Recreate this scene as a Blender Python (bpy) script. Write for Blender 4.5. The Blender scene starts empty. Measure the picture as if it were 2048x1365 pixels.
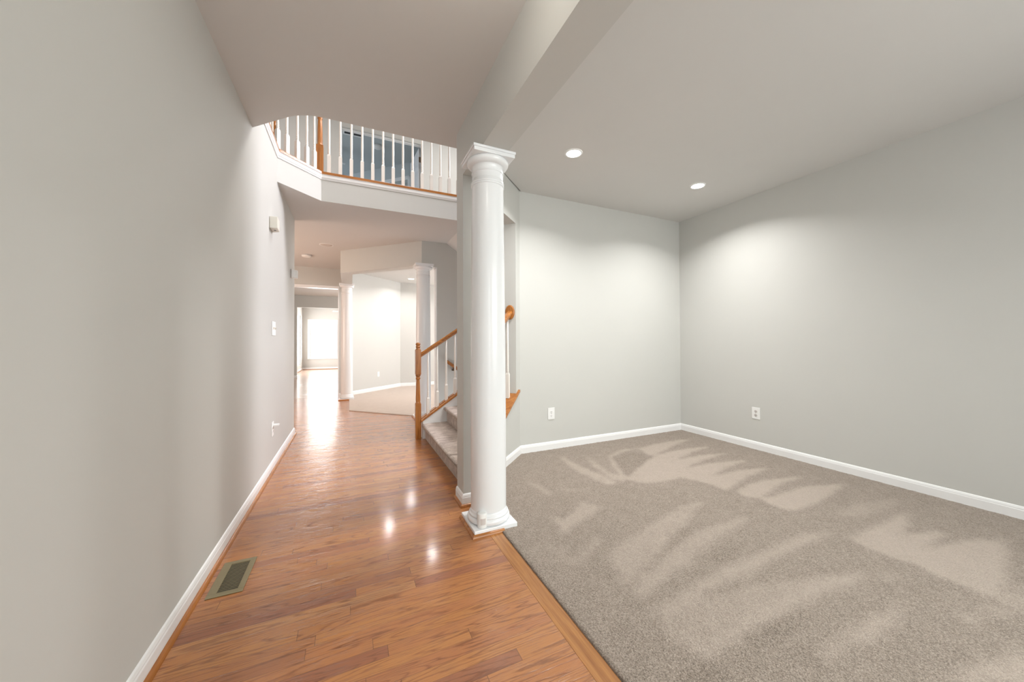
import bpy, bmesh, math, random
from mathutils import Vector, Matrix
random.seed(7)
R = math.radians
sc = bpy.context.scene
COL = sc.collection

# ------------------------------------------------------------------ camera
F_PX = 719.585
cam = bpy.data.cameras.new('camera')
cam.sensor_fit = 'HORIZONTAL'; cam.sensor_width = 36.0
cam.lens = F_PX / 2048 * 36.0
cam.shift_x = -15.938 / 2048
cam.shift_y = -6.612 / 2048
cam.clip_start = 0.02; cam.clip_end = 200
co = bpy.data.objects.new('camera', cam); COL.objects.link(co)
yaw, pit, rol = R(25.2908), R(0.6658), R(-0.2237)
fw = Vector((math.sin(yaw)*math.cos(pit), math.cos(yaw)*math.cos(pit), math.sin(pit)))
rt = Vector((math.cos(yaw), -math.sin(yaw), 0)); up = rt.cross(fw)
rt2 = rt*math.cos(rol) + up*math.sin(rol); up2 = -rt*math.sin(rol) + up*math.cos(rol)
m = Matrix(((rt2.x, up2.x, -fw.x), (rt2.y, up2.y, -fw.y), (rt2.z, up2.z, -fw.z))).to_4x4()
m.translation = Vector((0, 0, 1.1666)); co.matrix_world = m
sc.camera = co

# ------------------------------------------------------------------ world, exposure, lights
w = bpy.data.worlds.new('daylight'); sc.world = w; w.use_nodes = True
bg = w.node_tree.nodes['Background']
bg.inputs[0].default_value = (0.93, 0.97, 1.0, 1); bg.inputs[1].default_value = 3.0
sc.view_settings.view_transform = 'Standard'; sc.view_settings.look = 'None'
sc.view_settings.exposure = 0.1; sc.view_settings.gamma = 1.0
sc.view_settings.use_curve_mapping = False

def area(name, loc, direction, sx, sy, power, color=(1, 1, 1), spread=180):
    l = bpy.data.lights.new(name, 'AREA'); l.shape = 'RECTANGLE'; l.size = sx; l.size_y = sy
    l.energy = power; l.color = color; l.spread = R(spread)
    o = bpy.data.objects.new(name, l); COL.objects.link(o); o.location = loc
    o.rotation_euler = Vector(direction).to_track_quat('-Z', 'Y').to_euler()
    return o
def disk(name, loc, size, power, color=(1, 1, 1), spread=150):
    l = bpy.data.lights.new(name, 'AREA'); l.shape = 'DISK'; l.size = size
    l.energy = power; l.color = color; l.spread = R(spread)
    o = bpy.data.objects.new(name, l); COL.objects.link(o); o.location = loc
    return o
C = 2.74
# daylight outside the openings of the house, plus added indoor fills
area('front_window_fill', (2.6, -1.95, 2.1), (-0.5, 1, -0.4), 2.3, 1.7, 92, (0.95, 1.0, 0.94), 130)  # unseen front window; doubles as added fill from behind the camera
area('daylight_front_door', (0.05, -1.75, 1.6), (0, 1, -0.3), 1.1, 1.8, 5, (0.95, 1.0, 0.93), 150)
area('daylight_stair_window', (4.75, 4.0, 4.6), (-1, -0.06, -0.62), 0.9, 1.5, 95, (0.93, 0.92, 1.0), 105)
area('side_room_fill', (-2.9, 6.4, 1.45), (1, 0.05, 0.12), 1.6, 1.4, 50, (1.0, 0.77, 0.63))  # added warm fill inside the side room; the wall has no window
area('daylight_dining_window', (4.75, 7.9, 1.7), (-1, 0, -0.1), 2.2, 1.6, 125, (1.0, 0.965, 0.955))
area('daylight_family_window', (-0.6, 18.55, 1.35), (0, -1, 0), 2.6, 1.7, 260, (1.0, 0.98, 0.96))
area('daylight_patio_window', (-2.4, 16.2, 1.3), (1, 0, 0), 2.6, 2.1, 150, (1.0, 0.97, 0.95))
area('daylight_kitchen_window', (4.75, 11.6, 1.5), (-1, 0, 0), 2.0, 1.4, 200, (1.0, 0.95, 0.91))
area('bedroom_fill', (-2.85, 9.1, 4.2), (1, 0.0, 0.1), 1.4, 1.3, 36, (0.80, 0.89, 1.0))  # added cool fill, unseen inside the bedroom; no window there
area('daylight_landing_window', (4.75, 6.0, 4.4), (-1, 0, 0), 1.0, 1.4, 50, (1.0, 0.96, 0.94))
# house lamps with fittings built below, then added fills without any fitting
LIVING_LIGHTS = [(1.685, 2.503), (3.178, 2.503)]
DINING_LIGHTS = [(1.364, 9.19), (0.749, 8.084), (1.377, 6.715)]
for x, y in LIVING_LIGHTS:
    disk('recessed_lamp', (x, y, C-0.02), 0.12, 18.5, (1.0, 0.99, 0.97), 140)
for x, y in DINING_LIGHTS:
    disk('recessed_lamp', (x, y, C-0.02), 0.14, 13, (1.0, 0.955, 0.93), 150)
def bulb(name, loc, power, color, r=0.07):
    l = bpy.data.lights.new(name, 'POINT'); l.energy = power; l.color = color; l.shadow_soft_size = r
    o = bpy.data.objects.new(name, l); COL.objects.link(o); o.location = loc
bulb('foyer_lamp', (0.32, 1.10, C-0.2), 4, (1.0, 0.94, 0.84))
o = area('stairwell_fill', (0.75, 3.55, 4.75), (-0.75, -0.1, -1), 0.7, 0.7, 25, (1.0, 0.95, 0.93), 130)  # unseen lamp, added and aimed to brighten the left hall wall
disk('landing_fill', (1.9, 6.0, 5.35), 0.3, 16, (1.0, 0.94, 0.90), 180)  # unseen lamp added to brighten the right landing wall
disk('landing_fill', (-0.9, 5.9, 5.35), 0.3, 14, (1.0, 0.89, 0.83), 180)  # second unseen lamp, added to lift the left landing wall

# ------------------------------------------------------------------ node helpers / materials
def s2l(v):
    v /= 255.0
    return v/12.92 if v <= 0.04045 else ((v+0.055)/1.055)**2.4
class NB:
    def __init__(s, name):
        s.m = bpy.data.materials.new(name); s.m.use_nodes = True
        s.t = s.m.node_tree; s.n = s.t.nodes; s.b = s.n['Principled BSDF']
        s.out = s.n['Material Output']
    def new(s, t, **k):
        n = s.n.new(t)
        for a, v in k.items(): setattr(n, a, v)
        return n
    def link(s, a, b): s.t.links.new(a, b)
    def set(s, sock, v):
        if hasattr(v, 'is_linked') or isinstance(v, bpy.types.NodeSocket): s.link(v, sock)
        else: sock.default_value = v
    def math(s, op, a, b=0.0, c=0.0):
        n = s.new('ShaderNodeMath', operation=op)
        s.set(n.inputs[0], a); s.set(n.inputs[1], b)
        if len(n.inputs) > 2: s.set(n.inputs[2], c)
        return n.outputs[0]
    def obj(s): return s.new('ShaderNodeTexCoord').outputs['Object']
    def sep(s, v):
        n = s.new('ShaderNodeSeparateXYZ'); s.link(v, n.inputs[0]); return n.outputs
    def comb(s, x, y, z=0.0):
        n = s.new('ShaderNodeCombineXYZ')
        for i, v in enumerate((x, y, z)): s.set(n.inputs[i], v)
        return n.outputs[0]
    def noise(s, vec, scale=5, detail=2, rough=0.5, dist=0.0):
        n = s.new('ShaderNodeTexNoise'); s.link(vec, n.inputs['Vector'])
        n.inputs['Scale'].default_value = scale; n.inputs['Detail'].default_value = detail
        n.inputs['Roughness'].default_value = rough; n.inputs['Distortion'].default_value = dist
        return n.outputs['Fac']
    def ramp(s, fac, stops):
        n = s.new('ShaderNodeValToRGB'); s.link(fac, n.inputs[0])
        e = n.color_ramp.elements
        while len(e) < len(stops): e.new(0.5)
        for i, (p, c) in enumerate(stops):
            e[i].position = p; e[i].color = (c[0], c[1], c[2], 1)
        return n.outputs[0]
    def mix(s, fac, a, b, mode='MIX'):
        n = s.new('ShaderNodeMix', data_type='RGBA', blend_type=mode)
        s.set(n.inputs[0], fac)
        for sock, v in ((n.inputs[6], a), (n.inputs[7], b)):
            if isinstance(v, tuple): sock.default_value = (v[0], v[1], v[2], 1)
            else: s.link(v, sock)
        return n.outputs[2]
    def bump(s, h, strength=0.2, dist=0.01):
        n = s.new('ShaderNodeBump'); n.inputs['Strength'].default_value = strength
        n.inputs['Distance'].default_value = dist; s.link(h, n.inputs['Height'])
        s.link(n.outputs[0], s.b.inputs['Normal']); return n
    def rough(s, v): s.set(s.b.inputs['Roughness'], v)
    def color(s, v):
        if isinstance(v, tuple): s.b.inputs['Base Color'].default_value = (v[0], v[1], v[2], 1)
        else: s.link(v, s.b.inputs['Base Color'])

def paint(name, col, rough=0.6, bump=0.04, scale=220):
    b = NB(name); o = b.obj()
    n = b.noise(o, 2.2, 2)
    b.color(b.mix(n, tuple(c*0.985 for c in col), tuple(min(1, c*1.015) for c in col)))
    b.rough(rough); b.bump(b.noise(o, scale, 2), bump, 0.002)
    return b.m
def plain(name, col, rough=0.4, metal=0.0, emit=0.0):
    b = NB(name); o = b.obj(); n = b.noise(o, 40, 2)
    b.color(b.mix(n, tuple(c*0.97 for c in col), tuple(min(1, c*1.03) for c in col)))
    b.rough(rough); b.b.inputs['Metallic'].default_value = metal
    if emit:
        b.b.inputs['Emission Color'].default_value = (col[0], col[1], col[2], 1)
        b.b.inputs['Emission Strength'].default_value = emit
    return b.m

M = {}
M['wall'] = paint('greige_wall_paint', (0.585, 0.583, 0.556), 0.62)
M['ceiling'] = paint('flat_ceiling_paint', (0.665, 0.654, 0.635), 0.8)
M['bedroom'] = paint('bedroom_blue_grey_paint', (0.52, 0.56, 0.57), 0.8)
M['trim'] = paint('white_semigloss_trim', (0.86, 0.86, 0.86), 0.3, 0.02, 60)
M['column'] = paint('white_gloss_column_paint', (0.83, 0.84, 0.855), 0.22, 0.015, 30)
M['baluster'] = paint('cream_white_baluster_paint', (0.84, 0.80, 0.745), 0.35, 0.02, 60)
M['plastic'] = plain('white_plastic', (0.85, 0.85, 0.84), 0.35)
M['ivory'] = plain('ivory_plastic', (0.78, 0.75, 0.68), 0.4)
M['slot'] = plain('dark_slot', (0.03, 0.03, 0.03), 0.6)
M['chrome'] = plain('grey_metal_screw', (0.5, 0.5, 0.48), 0.3, 0.9)
M['lens'] = plain('grey_sensor_lens', (0.62, 0.58, 0.56), 0.35)
M['olive'] = plain('olive_brass_metal', (0.30, 0.255, 0.15), 0.42, 0.55)
M['duct'] = plain('dark_duct', (0.035, 0.028, 0.022), 0.8)
M['lamp_glass'] = plain('lit_lamp_diffuser', (1.0, 0.99, 0.96), 0.5, 0, 9.0)
M['lamp_off'] = plain('unlit_lamp_diffuser', (0.62, 0.57, 0.53), 0.5)
M['knob'] = plain('dark_bronze_knob', (0.12, 0.08, 0.05), 0.35, 0.7)
M['door'] = paint('white_door_paint', (0.80, 0.83, 0.86), 0.4, 0.02, 60)
M['screen'] = plain('grey_lamp_dome', (0.7, 0.72, 0.73), 0.4)

def glass():
    b = NB('window_glass'); n = b.n
    tr = b.new('ShaderNodeBsdfTransparent'); gl = b.new('ShaderNodeBsdfGlossy'); gl.inputs['Roughness'].default_value = 0.03
    mx = b.new('ShaderNodeMixShader'); mx.inputs[0].default_value = 0.06
    b.link(tr.outputs[0], mx.inputs[1]); b.link(gl.outputs[0], mx.inputs[2]); b.link(mx.outputs[0], b.out.inputs[0])
    return b.m
M['glass'] = glass()

def oak(name, axis=2, base=((0.25, 0.08, 0.015), (0.52, 0.21, 0.052))):
    """stained oak, grain along one object axis"""
    b = NB(name); x, y, z = b.sep(b.obj())
    c = [x, y, z]; k = [34.0, 34.0, 34.0]; k[axis] = 1.6
    v = b.comb(*[b.math('MULTIPLY', c[i], k[i]) for i in range(3)])
    n1 = b.noise(v, 1.6, 4, 0.6, 0.6); n2 = b.noise(v, 6, 2, 0.5)
    f = b.math('ADD', b.math('MULTIPLY', n1, 0.75), b.math('MULTIPLY', n2, 0.25))
    b.color(b.ramp(f, [(0.33, base[0]), (0.66, base[1])]))
    b.rough(0.24); b.bump(n1, 0.08, 0.003)
    return b.m
M['oak_z'] = oak('oak_turned_grain', 2)
M['oak_x'] = oak('oak_rail_grain', 0)
M['oak_y'] = oak('oak_trim_grain', 1, ((0.24, 0.08, 0.016), (0.46, 0.17, 0.04)))
M['oak_strip'] = oak('oak_border_grain', 1, ((0.27, 0.105, 0.03), (0.47, 0.21, 0.065)))

def hardwood(name, tones, W=0.0572, L=1.05, pale=0.0):
    b = NB(name); x, y, z = b.sep(b.obj())
    ry = b.math('DIVIDE', y, W); row = b.math('FLOOR', ry); fy = b.math('SUBTRACT', ry, row)
    def wn(a, c):
        n = b.new('ShaderNodeTexWhiteNoise', noise_dimensions='2D')
        b.link(b.comb(a, c), n.inputs['Vector']); return n.outputs
    r1 = wn(row, 3.7)[0]
    lx = b.math('ADD', b.math('DIVIDE', x, L), b.math('MULTIPLY', r1, 9.37))
    bd = b.math('FLOOR', lx); fx = b.math('SUBTRACT', lx, bd)
    rb = wn(row, bd); rv = rb[0]
    rc = b.sep(rb[1])
    # grain coordinates, shifted per board
    gx = b.math('ADD', x, b.math('MULTIPLY', rc[0], 31.0))
    gy = b.math('ADD', y, b.math('MULTIPLY', rc[1], 17.0))
    # cathedral figure: contour lines of a stretched noise field, strong on some boards only
    field = b.noise(b.comb(b.math('MULTIPLY', gx, 0.95), b.math('MULTIPLY', gy, 13.0)), 1.0, 1.5, 0.45, 0.15)
    wob = b.noise(b.comb(b.math('MULTIPLY', gx, 16.0), b.math('MULTIPLY', gy, 90.0)), 1.0, 2, 0.6)
    ph = b.math('ADD', b.math('MULTIPLY', field, b.math('ADD', 9.0, b.math('MULTIPLY', rc[2], 12.0))), b.math('MULTIPLY', wob, 0.55))
    tri = b.math('ABSOLUTE', b.math('SUBTRACT', b.math('FRACT', ph), 0.5))      # 0..0.5
    fig = b.math('SMOOTH_MAX', b.math('SUBTRACT', 0.20, tri), 0.0, 0.06)   # dark lines
    patch = b.noise(b.comb(b.math('MULTIPLY', gx, 3.0), b.math('MULTIPLY', gy, 20.0)), 1.0, 2, 0.5)
    fig = b.math('MULTIPLY', fig, b.math('ADD', 0.25, b.math('MULTIPLY', patch, 1.5)))
    pores = b.noise(b.comb(b.math('MULTIPLY', gx, 9.0), b.math('MULTIPLY', gy, 420.0)), 1.0, 3, 0.65)
    pore = b.math('SMOOTH_MAX', b.math('SUBTRACT', pores, 0.53), 0.0, 0.04)
    cloud = b.noise(b.comb(b.math('MULTIPLY', gx, 2.0), b.math('MULTIPLY', gy, 9.0)), 1.0, 3, 0.5)
    base = b.ramp(rv, tones)
    base = b.mix(b.math('MULTIPLY', cloud, 0.35), base, (0.40, 0.15, 0.05))
    dark = b.math('ADD', b.math('MULTIPLY', fig, 2.8), b.math('MULTIPLY', pore, 4.2))
    dark = b.math('MINIMUM', dark, 0.7)
    col = b.mix(dark, base, (0.13, 0.038, 0.014))
    # seams
    e = b.math('MINIMUM', fy, b.math('SUBTRACT', 1.0, fy))
    sy = b.math('LESS_THAN', e, 0.013)
    ex = b.math('MINIMUM', fx, b.math('SUBTRACT', 1.0, fx)); sx = b.math('LESS_THAN', ex, 0.0012)
    seam = b.math('MAXIMUM', sy, sx)
    col = b.mix(b.math('MULTIPLY', seam, 0.62), col, (0.07, 0.025, 0.01))
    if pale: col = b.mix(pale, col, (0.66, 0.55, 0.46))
    b.color(col)
    b.rough(b.math('ADD', 0.17, b.math('MULTIPLY', cloud, 0.10)))
    wav = b.noise(b.comb(b.math('MULTIPLY', x, 8.0), b.math('MULTIPLY', y, 38.0)), 1.0, 3, 0.55)
    tilt = b.math('MULTIPLY', b.math('SUBTRACT', fy, 0.5), b.math('SUBTRACT', rc[0], 0.5))
    h = b.math('ADD', b.math('MULTIPLY', wav, 0.9), b.math('MULTIPLY', tilt, 1.6))
    h = b.math('SUBTRACT', h, b.math('MULTIPLY', seam, 0.8))
    h = b.math('SUBTRACT', h, b.math('MULTIPLY', dark, 0.35))
    b.bump(h, 0.30, 0.004)
    b.b.inputs['Specular IOR Level'].default_value = 0.5
    b.b.inputs['Coat Weight'].default_value = 0.35; b.b.inputs['Coat Roughness'].default_value = 0.12
    return b.m
TONES = [(0.0, (0.41, 0.158, 0.046)), (0.3, (0.51, 0.218, 0.066)), (0.55, (0.43, 0.165, 0.060)), (0.78, (0.47, 0.192, 0.056)), (0.93, (0.29, 0.105, 0.052)), (1.0, (0.57, 0.27, 0.097))]
M['hardwood'] = hardwood('oak_strip_flooring', TONES)
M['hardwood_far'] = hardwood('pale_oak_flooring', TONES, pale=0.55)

def carpet(name, lo, hi, dark, pile=True, scale=210, streak=0.75):
    b = NB(name); o = b.obj()
    n1 = b.noise(o, scale, 3, 0.7); n2 = b.noise(o, scale*2.3, 2, 0.6); n3 = b.noise(o, 9, 3, 0.6)
    v = b.new('ShaderNodeTexVoronoi'); b.link(o, v.inputs['Vector']); v.inputs['Scale'].default_value = scale*0.9
    f = b.math('ADD', b.math('MULTIPLY', n1, 0.6), b.math('MULTIPLY', n2, 0.4))
    col = b.ramp(f, [(0.37, dark), (0.5, lo), (0.63, hi)])
    if pile:
        a = b.new('ShaderNodeAttribute', attribute_name='nap').outputs['Fac']
        xs = b.sep(o)
        n4 = b.noise(o, 55, 3, 0.65)
        n5 = b.noise(b.comb(b.math('MULTIPLY', b.math('ADD', xs[0], xs[1]), 4.0), b.math('MULTIPLY', b.math('SUBTRACT', xs[0], xs[1]), 16.0)), 1.0, 3, 0.6)
        a2 = b.math('ADD', a, b.math('MULTIPLY', b.math('SUBTRACT', n3, 0.5), 0.5))
        a2 = b.math('ADD', a2, b.math('MULTIPLY', b.math('SUBTRACT', n4, 0.5), 0.6))
        a2 = b.math('ADD', a2, b.math('MULTIPLY', b.math('SUBTRACT', n5, 0.5), 0.5))
        mr = b.new('ShaderNodeMapRange', interpolation_type='SMOOTHSTEP'); b.link(a2, mr.inputs[0])
        mr.inputs[1].default_value = -0.45; mr.inputs[2].default_value = 1.1
        lay = mr.outputs[0]
        col = b.mix(b.math('MULTIPLY', lay, 0.6), col, (min(1, hi[0]*1.22), min(1, hi[1]*1.22), min(1, hi[2]*1.24)))
    else:
        xs = b.sep(o)
        n6 = b.noise(b.comb(b.math('MULTIPLY', xs[0], 9.0), b.math('MULTIPLY', xs[1], 26.0), b.math('MULTIPLY', xs[2], 12.0)), 1.0, 4, 0.65, 0.8)
        mr = b.new('ShaderNodeMapRange', interpolation_type='SMOOTHSTEP'); b.link(n6, mr.inputs[0]); mr.inputs[1].default_value = 0.38; mr.inputs[2].default_value = 0.68
        col = b.mix(b.math('MULTIPLY', mr.outputs[0], streak), col, (min(1, hi[0]*1.15), min(1, hi[1]*1.15), min(1, hi[2]*1.16)))
    b.color(col); b.rough(0.95)
    b.b.inputs['Specular IOR Level'].default_value = 0.1
    b.b.inputs['Sheen Weight'].default_value = 0.15; b.b.inputs['Sheen Roughness'].default_value = 0.6
    h = b.math('ADD', f, b.math('MULTIPLY', v.outputs['Distance'], 0.5))
    b.bump(h, 0.75, 0.008)
    return b.m
M['carpet'] = carpet('greige_cut_pile_carpet', (0.265, 0.213, 0.172), (0.46, 0.385, 0.325), (0.095, 0.071, 0.052), True, 160)
M['stair_carpet'] = carpet('stair_carpet', (0.46, 0.37, 0.31), (0.64, 0.55, 0.48), (0.22, 0.165, 0.13), False, 150)
M['dining_carpet'] = carpet('dining_carpet', (0.54, 0.455, 0.385), (0.68, 0.59, 0.52), (0.32, 0.25, 0.2), False, 190, 0.2)

# ------------------------------------------------------------------ mesh helpers
class MB:
    def __init__(s): s.bm = bmesh.new()
    def box(s, x0, x1, y0, y1, z0, z1, mi=0):
        return s.prism([(x0, y0), (x1, y0), (x1, y1), (x0, y1)], z0, z1, mi)
    def prism(s, poly, z0, z1, mi=0, bottom_mi=None):
        a = sum(poly[i][0]*poly[(i+1) % len(poly)][1]-poly[(i+1) % len(poly)][0]*poly[i][1] for i in range(len(poly)))
        if a < 0: poly = poly[::-1]
        lo = [s.bm.verts.new((x, y, z0)) for x, y in poly]; hi = [s.bm.verts.new((x, y, z1)) for x, y in poly]
        n = len(poly)
        fs = [s.bm.faces.new(lo[::-1]), s.bm.faces.new(hi)]
        for i in range(n): fs.append(s.bm.faces.new((lo[i], lo[(i+1) % n], hi[(i+1) % n], hi[i])))
        for f in fs: f.material_index = mi
        if bottom_mi is not None: fs[0].material_index = bottom_mi
        return fs
    def hexa(s, p, mi=0):
        """8 points: bottom 4 ccw, top 4 ccw"""
        v = [s.bm.verts.new(q) for q in p]
        for f in ((3, 2, 1, 0), (4, 5, 6, 7), (0, 1, 5, 4), (1, 2, 6, 5), (2, 3, 7, 6), (3, 0, 4, 7)):
            s.bm.faces.new([v[i] for i in f]).material_index = mi
    def sweep(s, prof, A, B, nrm, mi=0, up=Vector((0, 0, 1)), smooth=False):
        """profile of (out, up) points carried from A to B; nrm = outward direction"""
        A, B, nrm = Vector(A), Vector(B), Vector(nrm).normalized()
        va = [s.bm.verts.new(A+nrm*o+up*u) for o, u in prof]; vb = [s.bm.verts.new(B+nrm*o+up*u) for o, u in prof]
        n = len(prof); fs = [s.bm.faces.new(va), s.bm.faces.new(vb[::-1])]
        for i in range(n):
            f = s.bm.faces.new((va[i], vb[i], vb[(i+1) % n], va[(i+1) % n])); f.smooth = smooth; fs.append(f)
        for f in fs: f.material_index = mi
        return fs
    def lathe(s, prof, cx=0, cy=0, seg=24, mi=0, caps=True, smooth=True, z0=0.0):
        rings = []
        for r, z in prof:
            rings.append([s.bm.verts.new((cx+r*math.cos(2*math.pi*i/seg), cy+r*math.sin(2*math.pi*i/seg), z+z0)) for i in range(seg)])
        for a, b2 in zip(rings, rings[1:]):
            for i in range(seg):
                f = s.bm.faces.new((a[i], a[(i+1) % seg], b2[(i+1) % seg], b2[i])); f.smooth = smooth; f.material_index = mi
        if caps:
            s.bm.faces.new(rings[0][::-1]).material_index = mi; s.bm.faces.new(rings[-1]).material_index = mi
    def disc_on(s, c, ax, r, depth, seg=20, mi=0, ry=None):
        """short cylinder, centre c on the wall, pointing along ax"""
        ax = Vector(ax).normalized(); u = Vector((0, 0, 1)) if abs(ax.z) < 0.9 else Vector((1, 0, 0))
        r1 = u.cross(ax).normalized(); u = ax.cross(r1); ry = ry or r
        c = Vector(c); rings = []
        for d, k in ((0, 1), (depth*0.7, 1), (depth, 0.86)):
            rings.append([s.bm.verts.new(c+ax*d+r1*(r*k*math.cos(2*math.pi*i/seg))+u*(ry*k*math.sin(2*math.pi*i/seg))) for i in range(seg)])
        for a, b2 in zip(rings, rings[1:]):
            for i in range(seg):
                s.bm.faces.new((a[i], a[(i+1) % seg], b2[(i+1) % seg], b2[i])).material_index = mi
        s.bm.faces.new(rings[-1]).material_index = mi; s.bm.faces.new(rings[0][::-1]).material_index = mi
    def block(s, c, size, ax=(1, 0, 0), mi=0):
        """box centred at c, local x axis along ax (horizontal)"""
        ax = Vector(ax).normalized(); ay = Vector((0, 0, 1)).cross(ax); az = Vector((0, 0, 1)); c = Vector(c)
        hx, hy, hz = size[0]/2, size[1]/2, size[2]/2
        P = [c+ax*(sx*hx)+ay*(sy*hy)+az*(sz*hz) for sz in (-1, 1) for sx, sy in ((-1, -1), (1, -1), (1, 1), (-1, 1))]
        s.hexa(P, mi)
    def build(s, name, mats, parent=None, bevel=0.0, label=None, recalc=True, loc=None, seg=2):
        if recalc: bmesh.ops.recalc_face_normals(s.bm, faces=s.bm.faces)
        if loc is not None:
            for v in s.bm.verts: v.co -= Vector(loc)
        me = bpy.data.meshes.new(name); s.bm.to_mesh(me); s.bm.free()
        o = bpy.data.objects.new(name, me); COL.objects.link(o)
        for mt in (mats if isinstance(mats, (list, tuple)) else [mats]): me.materials.append(M[mt])
        if loc is not None: o.location = loc
        if parent is not None:
            o.parent = parent
            o.matrix_parent_inverse = Matrix.Translation(-Vector(parent.location))
        if bevel:
            bv = o.modifiers.new('bevel', 'BEVEL'); bv.width = bevel; bv.segments = seg; bv.limit_method = 'ANGLE'; bv.angle_limit = R(40)
        if label: o['label'] = label
        return o
def thing(name, loc, label, cat, group=None):
    o = bpy.data.objects.new(name, None); COL.objects.link(o); o.location = loc; o.empty_display_size = 0.1
    o['label'] = label; o['category'] = cat
    if group: o['group'] = group
    return o
def struct(o, label=None):
    o['kind'] = 'structure'
    if label: o['label'] = label
    return o

# ------------------------------------------------------------------ key dimensions (metres)
XL, XR, YB = -0.645, 3.926, 3.379       # hall left wall, living room right and back wall
YF = -1.4                               # front wall (behind the camera)
BZ = 2.373                              # underside of beams
UF = 3.03                               # upper floor level
UC = 5.48                               # upper ceiling
XO = 4.5                                # outer wall
A0 = Vector((1.595, 3.379, 0)); D45 = Vector((-1, -1, 0)).normalized(); NB45 = Vector((-1, 1, 0)).normalized()
TW = 0.125                              # partition thickness

# ------------------------------------------------------------------ floors
b = MB()
b.prism([(XL-0.13, YF-0.1), (0.765, YF-0.1), (0.765, 2.69), (1.15, 2.69), (1.15, 5.70), (1.02, 5.74), (-0.01, 6.805), (-0.01, 8.83), (-3, 8.83), (-3, 5.2), (XL-0.13, 5.2)], -0.06, 0.0)
struct(b.build('floor', 'hardwood'), 'glossy honey oak strip floor of the hallway')
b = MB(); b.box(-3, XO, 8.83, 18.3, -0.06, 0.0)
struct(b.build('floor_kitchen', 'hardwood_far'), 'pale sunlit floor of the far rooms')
b = MB(); b.box(0.7655, 0.843, YF, 2.69, -0.06, 0.001)
struct(b.build('trim_1', 'oak_strip', bevel=0.001), 'oak border board between hardwood and carpet')

def inside(px, py, poly):
    c = False; n = len(poly); j = n-1
    for i in range(n):
        xi, yi = poly[i]; xj, yj = poly[j]
        if (yi > py) != (yj > py) and px < (xj-xi)*(py-yi)/(yj-yi)+xi: c = not c
        j = i
    return c
# living room carpet: fine grid, nap direction left by the vacuum cleaner as an attribute
NAP = []   # filled with floor polygons (x, y) of lighter nap
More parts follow.
